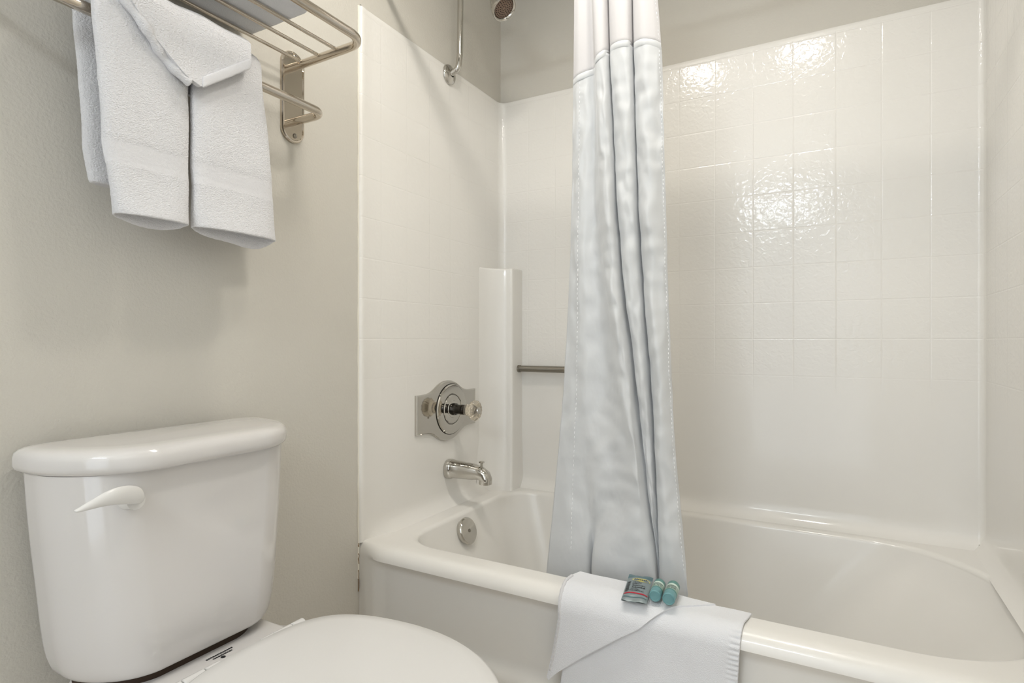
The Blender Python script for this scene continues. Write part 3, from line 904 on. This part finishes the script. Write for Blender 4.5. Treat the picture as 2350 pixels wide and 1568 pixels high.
# local frame: long side towards the rim's inside
po = Vector((.774, -.046, ZT - .006)); pv = Vector((-.014, .100, .016)); pu = Vector((.054, .004, .002))
pn = pu.cross(pv).normalized()
def pk_pt(u, v, h=0): return po + pu * u + pv * v + pn * h
def pk_h(u, v):
    b = max(0, 1 - abs(2 * u - 1) ** 3) * max(0, 1 - abs(2 * v - 1) ** 4)
    crimp = .0012 * math.sin(u * 9 + 1) * (1 if v < .13 or v > .87 else 0)
    return .0065 * b + crimp + .0012 * noise.noise(Vector((u * 4, v * 6, 1))) * b
bm = bmesh.new()
for sgn in (1, -1):
    V = [[bm.verts.new(pk_pt(i / 24, k / 48, .0055 + (pk_h(i / 24, k / 48) if sgn > 0 else -.35 * pk_h(i / 24, k / 48)) + sgn * .0003)) for i in range(25)] for k in range(49)]
    for k in range(48):
        for i in range(24):
            f = bm.faces.new((V[k][i], V[k][i + 1], V[k + 1][i + 1], V[k + 1][i])); f.material_index = 1 if (k >= 40) else 0
link_mesh('wrapper', bm, ['packet', 'packet_dark'], pk, 180)
def pk_patch(name, m, u0, u1, v0, v1, dh=.0006, parent=None, oval_=False, slope=0):
    bm = bmesh.new(); n = 16
    if oval_:
        c = bm.verts.new(pk_pt((u0 + u1) / 2, (v0 + v1) / 2, .0058 + pk_h((u0 + u1) / 2, (v0 + v1) / 2) + dh)); ring = []
        for i in range(24):
            a = 2 * PI * i / 24; u = (u0 + u1) / 2 + (u1 - u0) / 2 * math.cos(a); v = (v0 + v1) / 2 + (v1 - v0) / 2 * math.copysign(abs(math.sin(a)) ** .7, math.sin(a))
            ring.append(bm.verts.new(pk_pt(u, v, .0058 + pk_h(u, v) + dh)))
        for i in range(24): bm.faces.new((c, ring[i], ring[(i + 1) % 24]))
    else:
        rows = [[pk_pt(lerp(u0, u1, i / n), lerp(v0, v1, k / 3) + slope * i / n, .0058 + pk_h(lerp(u0, u1, i / n), lerp(v0, v1, k / 3)) + dh) for i in range(n + 1)] for k in range(4)]
        loft(bm, rows, False)
    return link_mesh(name, bm, m, parent or pk, 180)
pk_patch('red_stripe', 'red', .03, .97, .205, .240)
pk_patch('yellow_emblem', 'yellow', .22, .95, .665, .80, .0006, None, True)
pk_patch('teal_line', 'packet_dark', .05, .95, .10, .125)
random.seed(5); bm = bmesh.new()
def pk_mark(u0, u1, v0, v1, dh=.0009):
    q = [bm.verts.new(pk_pt(u, v, .0058 + pk_h(u, v) + dh)) for u, v in ((u0, v0), (u1, v0), (u1, v1), (u0, v1))]; bm.faces.new(q)
for row, (va_, u0, u1) in enumerate(((.60, .30, .62), (.55, .28, .55), (.49, .30, .80), (.43, .30, .78), (.36, .26, .60), (.30, .2, .8))):
    u = u0
    while u < u1:
        wd = random.uniform(.025, .06); pk_mark(u, u + wd, va_ + random.uniform(-.004, .004), va_ + random.uniform(.016, .028)); u += wd + .014
for k in range(13):                                        # larger lettering running up the left side
    v = .28 + k * .03; pk_mark(.05, .05 + random.uniform(.10, .16), v, v + random.uniform(.010, .02))
for k in range(7): pk_mark(.32 + k * .075, .32 + k * .075 + .05, .715, .745, .0016)
link_mesh('print', bm, 'black', pk, 0)

# ================================================================== LAMPS
cl = thing('ceiling_light', 'long white ceiling lamp with two round frosted covers, above the picture', 'lamp', (.80, -.28, H))
CLX, LY = .80, -.28
def oval_rings(bm, prof, cx, half):
    loft(bm, [[(cx + half * (1 if math.cos(a) > 1e-9 else -1 if math.cos(a) < -1e-9 else 0) + r * math.cos(a), LY + r * math.sin(a), H - t) for a in [2 * PI * (i + .5) / 48 for i in range(48)]] for t, r in prof], True, True, True)
bm = bmesh.new(); oval_rings(bm, [(0, .118), (.040, .118), (.046, .112)], CLX, .22); link_mesh('base_pan', bm, 'ceil', cl, 40)
for sx in (-.235, .235):
    bm = bmesh.new(); lathe(bm, [(.0461, .100), (.066, .100), (.067, .096), (.0465, .094)], (CLX + sx, LY, H), (0, 0, -1), 40, None, False, False); rg_ = link_mesh('trim_ring', bm, 'chrome', cl, 40)
    bm = bmesh.new(); lathe(bm, [(.0465, .0935), (.054, .0935), (.055, .085), (.0555, 0)], (CLX + sx, LY, H), (0, 0, -1), 40, None, False, False); link_mesh('glass_cover', bm, 'lamp_warm', cl, 40)
vl = thing('vanity_light', 'wide wall lamp with one frosted glass shade over the doorway, behind the camera', 'lamp', (.78, YF, 2.055))
bm = bmesh.new(); box(bm, (.44, YF, 1.995), (1.12, YF + .05, 2.115)); bevel(bm, .008, 3); link_mesh('back_bar', bm, 'chrome', vl)
bm = bmesh.new(); box(bm, (.50, YF + .0501, 2.010), (1.06, YF + .115, 2.100)); bevel(bm, .022, 5)
link_mesh('frosted_shade', bm, 'lamp_cool', vl, 60)
